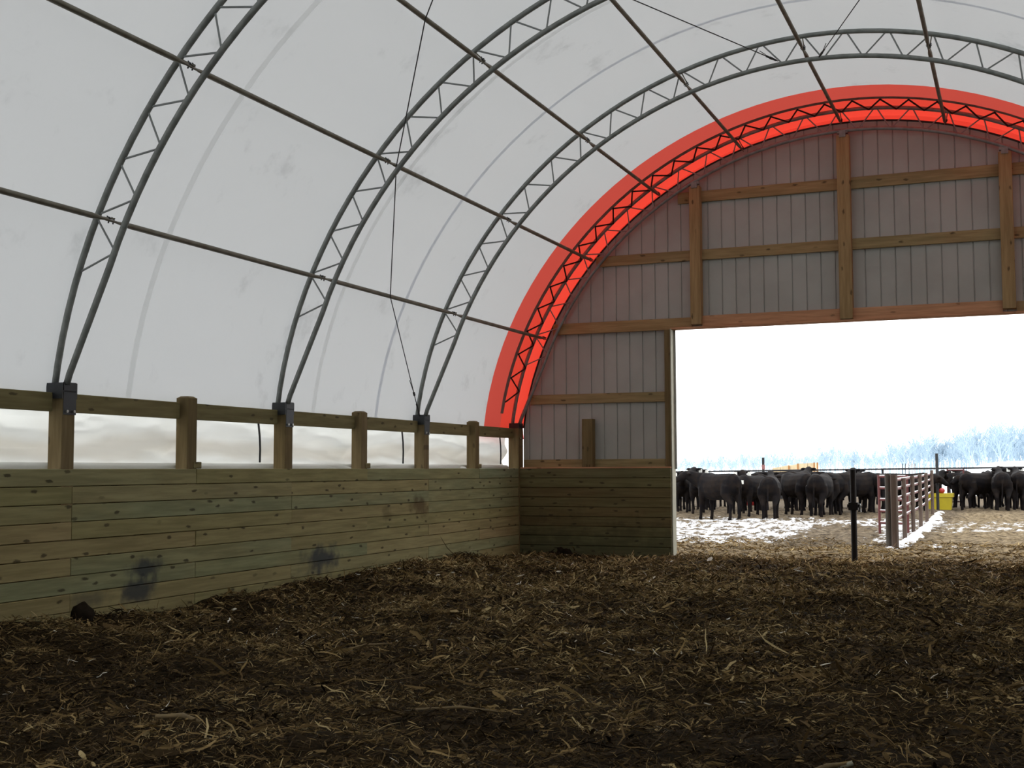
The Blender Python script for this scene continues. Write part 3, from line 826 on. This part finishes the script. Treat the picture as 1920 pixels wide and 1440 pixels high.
# ================================================================ CATTLE
def cow_mesh(kind):
    b = MB()
    def loft(rings, seg=14):
        k = len(b.v)
        for (c, ry, rz, ax) in rings:
            c = Vector(c); ax = Vector(ax).normalized()
            s_ = Vector((0, 0, 1)).cross(ax); s_ = s_.normalized() if s_.length > 1e-3 else Vector((0, 1, 0))
            u_ = ax.cross(s_)
            for j in range(seg):
                w = 2 * math.pi * j / seg
                b.v.append(tuple(c + s_ * math.cos(w) * ry + u_ * math.sin(w) * rz))
        for i in range(len(rings) - 1):
            for j in range(seg):
                j2 = (j + 1) % seg
                b.f.append((k + i * seg + j, k + i * seg + j2, k + (i + 1) * seg + j2, k + (i + 1) * seg + j))
        b.f.append(tuple(k + j for j in reversed(range(seg)))); e_ = k + (len(rings) - 1) * seg
        b.f.append(tuple(e_ + j for j in range(seg)))
    X = (1, 0, 0)
    loft([((-0.84, 0, 1.00), .07, .10, X), ((-0.80, 0, 0.99), .17, .20, X), ((-0.68, 0, .97), .26, .29, X), ((-.45, 0, .95), .28, .315, X), ((-.1, 0, .89), .325, .365, X),
          ((.2, 0, .885), .315, .37, X), ((.46, 0, .93), .27, .36, X), ((.64, 0, .98), .20, .29, X), ((.76, 0, 1.02), .11, .18, X)])
    yaw_ = {'up': 0.15, 'turn': 1.0, 'down': -0.2, 'walk': -0.45, 'level': 0.0}[kind]
    hz = {'up': 1.30, 'turn': 1.22, 'down': 0.72, 'walk': 1.12, 'level': 1.08}[kind]
    pit = {'up': -0.55, 'turn': -0.5, 'down': -1.1, 'walk': -0.6, 'level': -0.6}[kind]
    n0 = Vector((.55, 0, 1.04)); poll = Vector((.60 + .44 * math.cos(yaw_ * .7), .44 * math.sin(yaw_ * .7), hz))
    mid = n0.lerp(poll, .5) + Vector((.02, 0, -.02))
    ax = poll - n0
    loft([(n0, .19, .26, ax), (mid, .14, .20, ax), (poll, .105, .13, ax)])
    hd = Vector((math.cos(yaw_) * math.cos(pit), math.sin(yaw_) * math.cos(pit), math.sin(pit)))
    p = poll - hd * .05 + Vector((0, 0, .03))
    loft([(p, .07, .06, hd), (p + hd * .06, .115, .115, hd), (p + hd * .18, .11, .115, hd), (p + hd * .34, .075, .085, hd), (p + hd * .44, .08, .08, hd), (p + hd * .49, .06, .055, hd)])
    side = Vector((-math.sin(yaw_), math.cos(yaw_), 0))
    ears = []
    for s_ in (-1, 1):
        q0 = p + hd * .04 + side * s_ * .09; q1 = q0 + side * s_ * .17 + Vector((0, 0, .0)); q1.z += .0
        b.tube([q0, q0.lerp(q1, .5), q1], [.03, .05, .02], 8)
        ears.append(q0.lerp(q1, .75))
    st_ = {'walk': (.12, -.1), 'up': (.03, -.03), 'turn': (.0, .05), 'down': (-.05, .06), 'level': (.05, .0)}[kind]
    for s_ in (-1, 1):
        o1 = st_[0] * s_; o2 = st_[1] * s_
        b.tube([(-.58, s_ * .15, .92), (-.54 + o1 * .3, s_ * .19, .70), (-.64 + o1 * .6, s_ * .175, .54), (-.73 + o1, s_ * .16, .43), (-.70 + o1, s_ * .16, .26), (-.69 + o1, s_ * .16, .12), (-.66 + o1, s_ * .16, .0)],
               [.17, .145, .085, .06, .045, .045, .058], 10)
        b.tube([(.45, s_ * .14, .85), (.46 + o2 * .3, s_ * .165, .62), (.48 + o2 * .7, s_ * .155, .42), (.48 + o2, s_ * .155, .22), (.49 + o2, s_ * .155, .10), (.52 + o2, s_ * .155, 0)],
               [.14, .10, .06, .042, .045, .056], 10)
    b.tube([(-.78, 0, 1.18), (-.87, 0, 1.08), (-.90, .01, .8), (-.89, .02, .5), (-.88, .02, .3)], [.04, .035, .028, .03, .045], 8)
    me = b.mesh('cow_raw')
    o = bpy.data.objects.new('cow_raw', me); C.objects.link(o)
    r = o.modifiers.new('r', 'REMESH'); r.mode = 'VOXEL'; r.voxel_size = 0.024
    s_ = o.modifiers.new('s', 'SMOOTH'); s_.iterations = 4; s_.factor = 0.5
    dg = bpy.context.evaluated_depsgraph_get(); dg.update()
    out = bpy.data.meshes.new_from_object(o.evaluated_get(dg)); out.name = 'cow'
    bpy.data.objects.remove(o); bpy.data.meshes.remove(me)
    out.shade_smooth(); out.materials.clear(); out.materials.append(M['cow'])
    return out, ears
COW = {k: cow_mesh(k) for k in ('up', 'turn', 'down', 'walk', 'level')}
bt = MB(); bt.box((-0.008, -0.055, -0.06), (0.008, 0.055, 0.055)); tag_me = bt.mesh('ear_tag')
def cow(x, y, deg, kind, label, tagged=False, s=1.0):
    me, ears = COW[kind]
    mw = Matrix.Translation((x, y, -0.02)) @ Matrix.Rotation(math.radians(deg), 4, 'Z') @ Matrix.Diagonal((s, s, s, 1))
    o = link('cow', me, 'cow', mw=mw); tag(o, label, 'cow', 'black cattle in the yard')
    if tagged:
        for e_ in ears: link('ear_tag', tag_me, 'tag', o, mw @ Matrix.Translation(e_ + Vector((0.035, 0, -0.05))))
front = [(-5.75, 35.3, 143, 'turn', 'black cow side on with rump to barn, nearest of the leftmost cattle', False, 1.06),
         (-4.31, 35.7, 97, 'up', 'black cow seen squarely from behind, left of center of the doorway herd, nearest row', False, 1.0),
         (-3.21, 38.0, 86, 'level', 'black cow seen from behind in front of the long pipe fence, halfway to steel post', False, 1.03),
         (-3.02, 40.4, 70, 'up', 'black cow turned slightly right, just left of the doorway steel post', False, 1.06),
         (-4.15, 39.3, 128, 'walk', 'black cow angled left, right behind the cow seen squarely from behind', False, 1.05),
         (-3.75, 40.6, 100, 'down', 'black cow with lowered head between two cows seen from behind', False, 1.02),
         (-5.40, 38.4, -105, 'level', 'black cow facing the barn with white ear tags, at chest height of neighbours', True, 1.0),
         (-6.05, 39.2, -70, 'up', 'black cow facing barn with head raised and white ear tags above the others', True, 1.02),
         (-8.30, 41.2, -80, 'up', 'black cow with ear tags facing the barn, farthest toward the door jamb', True, 1.0),
         (-7.45, 40.3, -95, 'turn', 'black cow with ear tags looking aside, beside the one by the door jamb', True, 0.98),
         (-2.55, 40.8, 48, 'level', 'black cow half hidden behind the doorway steel post, rump toward left', False, 1.06),
         (-1.95, 41.9, 95, 'walk', 'black cow just left of the red cattle panel, seen from behind', False, 1.03),
         (-1.20, 44.2, 30, 'level', 'black cow standing behind the red cattle panel end of corral fence', False, 1.03),
         (-0.72, 46.4, 60, 'up', 'black cow seen between the corral fence posts, before the tall pole', False, 1.0),
         (1.76, 45.7, 93, 'up', 'black cow seen from behind, nearest cow right of the corral fence', False, 1.06),
         (2.45, 46.2, 78, 'level', 'black cow rightmost of those right of the corral fence', False, 1.05),
         (1.00, 46.3, 55, 'turn', 'black cow second right of the yellow waterer, turned partly aside', False, 1.04),
         (0.62, 48.0, 170, 'level', 'black cow side on, just right of the yellow waterer', False, 1.02)]
for c in front: cow(*c[:5], c[5], c[6])
back = [(px_, yy) for yy, lst in ((43.2, (-8.75, -7.9, -7.1, -6.3, -5.5, -4.7, -3.9, -3.1, -2.4)), (46.6, (-9.6, -8.7, -7.9, -6.0, -5.2, -4.4, -3.4, -2.6, -1.7)), (48.9, (0.9, 1.55, 2.2, 2.9)), (50.3, (0.4, 1.2, 1.9, 2.6)))
        for px_ in lst]
kinds = ['up', 'level', 'turn', 'walk', 'down']
for i, (x, y) in enumerate(back):
    cow(x + random.uniform(-.15, .15), y + random.uniform(-.5, .5), random.choice([80, 95, -110, 150, -60, -90, 170, 10]), kinds[i % 5],
        ('black cow in the hidden middle row behind the herd left of the steel post' if y < 45 else
         'black cow in the farthest row of the herd, before the pipe fence' if y < 48 else
         'black cow in the packed rows behind those right of the yellow waterer'), i % 2 == 0, random.uniform(0.98, 1.1))

# ================================================================ YARD FENCES AND THINGS
# corral fence running away from the doorway
cf = empty('corral_fence', (0.19, 23.45, 0)); tag(cf, 'rusty corral fence with snow topped rails running away from the doorway', 'fence')
cps = [(0.19, 23.45, 1.34), (0.165, 26.33, 1.25), (0.128, 28.98, 1.28), (0.112, 31.45, 1.30), (0.033, 34.77, 1.33), (-0.145, 39.9, 1.39)]
rod('post', (0.235, 23.45, -.2), (0.235, 23.45, 1.33), 0.068, 'brownpost', cf, 10)
rod('post', (0.125, 23.5, -.2), (0.125, 23.5, 1.36), 0.055, 'greypost', cf, 10)
for x, y, h in cps[1:]: rod('post', (x, y, -.2), (x, y, h), 0.046, 'brownpost', cf, 8)
for (xa, ya, ha), (xb, yb, hb) in zip(cps[:-1], cps[1:]):
    for k, z in enumerate((1.22, 1.05, 0.86, 0.66, 0.46)):
        dz = 0.04 * (yb - 26) / 14
        p, q = (xa - 0.06, ya, z + 0.04 * (ya - 26) / 14), (xb - 0.06, yb, z + dz)
        ro = rod('rail', p, q, 0.024, 'redpipe', cf, 8)
        c = MB(); u = Vector((0, 0, 0.03))
        c.tube([Vector(p) + u, Vector(p).lerp(Vector(q), .5) + u, Vector(q) + u], [0.011, 0.013, 0.011], 6); c.obj('snow_cap', 'snow', ro, mw=Matrix())
def panel(name, p, q, h, label, n_r=5):
    t_ = empty(name, p); tag(t_, label, 'gate', 'red cattle panels')
    p = Vector(p); q = Vector(q)
    for e_ in (p, q): rod('post', e_ + Vector((0, 0, -.1)), e_ + Vector((0, 0, h)), 0.03, 'redpipe', t_)
    for k in range(n_r):
        z = Vector((0, 0, h - 0.04 - k * (h - 0.25) / (n_r - 1)))
        ro = rod('rail', p + z, q + z, 0.025, 'redpipe', t_)
        c = MB(); c.tube([p + z + Vector((0, 0, .03)), q + z + Vector((0, 0, .03))], 0.012, 6); c.obj('snow_cap', 'snow', ro, mw=Matrix())
panel('cattle_panel', (-0.63, 29.3, 0), (0.02, 28.9, 0), 1.30, 'red steel cattle panel joined across to the near part of the corral fence')
panel('cattle_panel', (-0.12, 48.2, 0), (0.42, 48.6, 0), 1.42, 'red steel cattle panel behind the yellow waterer')
# tall poles
tp = empty('tall_pole', (-0.29, 45.0, 0)); tag(tp, 'tall dark pole at far end of the corral fence, beside the yellow waterer', 'pole')
b = MB(); b.tube([(0, 0, -.2), (0, 0, 1.96)], 0.05, 8); b.obj('shaft', 'darkpipe', tp)
tp = empty('tall_pole', (-6.75, 47.4, 0)); tag(tp, 'tall dark pole with a reddish band rising out of the cattle herd', 'pole')
b = MB(); b.tube([(0, 0, -.2), (0, 0, 1.88)], 0.05, 8); b.obj('shaft', 'darkpipe', tp)
b = MB(); b.tube([(0, 0, 1.42), (0, 0, 1.60)], 0.062, 8); b.obj('band', 'band', tp)
# yellow waterer
tb = empty('waterer', (-0.31, 46.4, 0)); tag(tb, 'yellow box shaped cattle waterer with overhanging lid at far fence end', 'waterer')
b = MB()
lo, hi = (-0.41, -0.3), (0.41, 0.3)
b.add([(-.40, -.28, -.02), (.40, -.28, -.02), (.40, .28, -.02), (-.40, .28, -.02), (-.44, -.31, .50), (.44, -.31, .50), (.44, .31, .50), (-.44, .31, .50)],
      [(0, 3, 2, 1), (4, 5, 6, 7), (0, 1, 5, 4), (1, 2, 6, 5), (2, 3, 7, 6), (3, 0, 4, 7)])
b.obj('tank', 'yellow', tb)
b = MB(); b.box((-.48, -.34, .43), (.48, .34, .56)); b.obj('lid', 'yellow', tb)
b = MB()
for i in range(7):
    pass
b.tube([(0, 0, .56), (0, 0, .60), (0, 0, .66), (0, 0, .72), (0, 0, .75)], [.05, .09, .11, .08, .03], 10)
b.obj('float_ball', 'red', tb, Matrix.Translation((-0.31 + 0.09, 46.3, 0)), smooth=True)
# snow lying along the fence foot
xs_, ys_ = np.linspace(0, 1, 10), np.linspace(0, 1, 60)
U, Vv = np.meshgrid(xs_, ys_); u = U.ravel(); v = Vv.ravel()
yy = 23.0 + 21 * v ** 1.15
left = np.interp(yy, [23, 26, 30, 35, 40, 44], [-0.08, 0.10, 0.06, -0.03, -0.2, -0.3]); right = np.interp(yy, [23, 24.9, 30.3, 36, 42.4, 44], [0.28, 0.40, 0.40, 0.28, 0.10, -0.05])
right = right + 0.10 * (vnoise(yy, yy * 0, 0.7, 31) - 0.5)
xx = left + (right - left) * u
zz = -0.05 + (0.085 + 0.03 * vnoise(xx * 3, yy, 0.8, 32)) * np.sqrt(np.clip(np.sin(u * math.pi), 0, 1)) * np.clip(np.minimum(v, 1 - v) * 25, 0, 1)
i = (np.arange(59)[:, None] * 10 + np.arange(9)[None, :]).ravel()
sd = link('snow_drift', np_mesh('snow_drift', np.stack([xx, yy, zz], 1), np.stack([i, i + 1, i + 11, i + 10], 1)), 'snow')
tag(sd, 'narrow white snow drift along the foot of the corral fence', 'snow')
# long pipe fence behind the herd
pf = empty('pipe_fence', (-4.0, 52.0, 0)); tag(pf, 'long dark pipe fence behind the black cattle', 'fence')
fx = [-16, -13.2, -10.3, -8.45, -5.65, -2.80, -0.25, 1.80, 4.6, 8.0]
fz = [1.345 + 0.0107 * (x + 11.5) for x in fx]
for k, (x, z) in enumerate(zip(fx, fz)):
    rod('post', (x, 52, -.2), (x, 52, z + (0.09 if k == 2 else 0.0)), 0.045, 'darkpipe', pf, 8)
for k in range(len(fx) - 1):
    rod('rail', (fx[k], 51.94, fz[k] - 0.02), (fx[k + 1], 51.94, fz[k + 1] - 0.02), 0.035, 'darkpipe', pf, 8)
    rod('rail', (fx[k], 51.94, fz[k] - 0.6), (fx[k + 1], 51.94, fz[k + 1] - 0.6), 0.02, 'darkpipe', pf, 6)
# five thin stakes
for k, px_ in enumerate((-2.36, -2.24, -2.10, -1.97, -1.84)):
    o = rod('stake', (px_, 56, -.1), (px_, 56.0, 1.66), 0.016, 'darkpipe', None, 6)
    tag(o, 'thin dark stake in row of five behind the long pipe fence', 'stake', 'five stakes behind the fence')
# hay wagon
hw = empty('hay_wagon', (-7.65, 60, 0)); tag(hw, 'pale yellow hay wagon with sloping top behind the pipe fence', 'wagon')
for k, (xa, xb, za, zb) in enumerate(((-8.72, -8.35, 1.48, 1.54), (-8.33, -7.93, 1.54, 1.62), (-7.91, -7.5, 1.58, 1.68), (-7.48, -7.05, 1.69, 1.71), (-7.03, -6.75, 1.71, 1.72))):
    b = MB()
    b.add([(xa, 59.9, .5), (xb, 59.9, .5), (xb, 61.4, .5), (xa, 61.4, .5), (xa, 59.9, za), (xb, 59.9, zb), (xb, 61.4, zb), (xa, 61.4, za)],
          [(0, 3, 2, 1), (4, 5, 6, 7), (0, 1, 5, 4), (1, 2, 6, 5), (2, 3, 7, 6), (3, 0, 4, 7)])
    b.obj('side_board', 'wagon', hw, Matrix())
for x, zt in ((-8.74, 1.4), (-7.92, 1.60), (-7.49, 1.70), (-6.72, 1.74), (-6.57, 1.74)): rod('stake', (x, 59.85, .4), (x, 59.85, zt), 0.035, 'wagonpost', hw, 6)
for z in (0.75, 1.15): rod('rail', (-8.74, 59.84, z), (-6.57, 59.84, z), 0.03, 'wagonpost', hw, 6)
for x in (-8.3, -7.0):
    b = MB(); b.tube([(x, 59.8, .36), (x, 59.98, .36)], .36, 16); b.obj('wheel', 'black', hw, Matrix())
# red feeder
rf = empty('feeder', (-7.55, 49.4, 0)); tag(rf, 'red rounded feeder showing just above the backs of the cattle', 'feeder')
b = MB(); b.tube([(0, 0, 0), (0, 0, .9), (0, 0, 1.1), (0, 0, 1.2)], [.34, .34, .3, .1], 14); b.obj('drum', 'red', rf, smooth=True)
b = MB(); b.tube([(0, 0, .86), (0, 0, .92)], .37, 14); b.obj('rim', 'red', rf)
# snow covered heap
xs_, ys_ = np.linspace(-1.4, 9, 40), np.linspace(78, 88, 14)
def heap(x, y):
    u_ = np.clip(1 - ((x - 3.4) / 4.9) ** 4, 0, 1); v_ = np.clip(1 - ((y - 83) / 5.0) ** 2, 0, 1)
    return -0.05 + 1.93 * np.sqrt(u_) * v_ ** 0.35
sm = link('snow_mound', grid_mesh('snow_mound', xs_, ys_, heap), 'snow'); tag(sm, 'long low snow covered mound far beyond the pipe fence', 'mound')

# bare trees on the horizon, distance haze put into their colour
def tree_mesh(seed):
    rd = random.Random(seed); b = MB()
    def grow(p, d, L, r, lev):
        q = p + d * L * .5 + Vector((rd.uniform(-1, 1), rd.uniform(-1, 1), 0)) * L * .04
        e_ = p + d * L
        b.tube([p, q, e_], [r, r * .8, r * .55], 4 if lev else 6, caps=False)
        if lev == 4: return
        nb = (7, 5, 4, 3)[lev]
        for k in range(nb):
            tt = 0.35 + 0.65 * (k + rd.random()) / nb
            an = rd.random() * 2 * math.pi; sp = rd.uniform(.4, .85)
            nd = (d + Vector((math.cos(an), math.sin(an), rd.uniform(0, .35))) * sp).normalized()
            grow(p + d * L * tt, nd, L * rd.uniform(.42, .6), max(r * .5, .022), lev + 1)
    grow(Vector((0, 0, -.2)), Vector((0, 0, 1)), rd.uniform(4.4, 5.2), .16, 0)
    zmax = max(v[2] for v in b.v); k = 10.0 / zmax
    b.v = [tuple(c * k for c in v) for v in b.v]
    return b.mesh('bare_tree')
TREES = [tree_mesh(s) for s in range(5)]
hts = [(-80, 5.0), (-66, 5.8), (-60, 6.6), (-48, 6.2), (-40, 7.4), (-30, 7.6), (-20, 8.8), (-12, 10.0), (-4, 11.0), (4, 11.6), (14, 12), (40, 12)]
nt_ = 230
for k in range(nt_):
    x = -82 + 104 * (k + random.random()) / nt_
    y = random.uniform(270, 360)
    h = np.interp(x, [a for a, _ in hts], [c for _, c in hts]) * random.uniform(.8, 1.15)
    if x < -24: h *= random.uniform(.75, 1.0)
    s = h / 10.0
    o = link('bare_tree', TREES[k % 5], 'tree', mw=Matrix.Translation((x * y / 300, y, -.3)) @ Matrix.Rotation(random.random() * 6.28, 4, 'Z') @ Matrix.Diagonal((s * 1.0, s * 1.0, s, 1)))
    tag(o, 'bare tree in the hazy pale blue line along the horizon', 'tree', 'bare trees on the horizon')
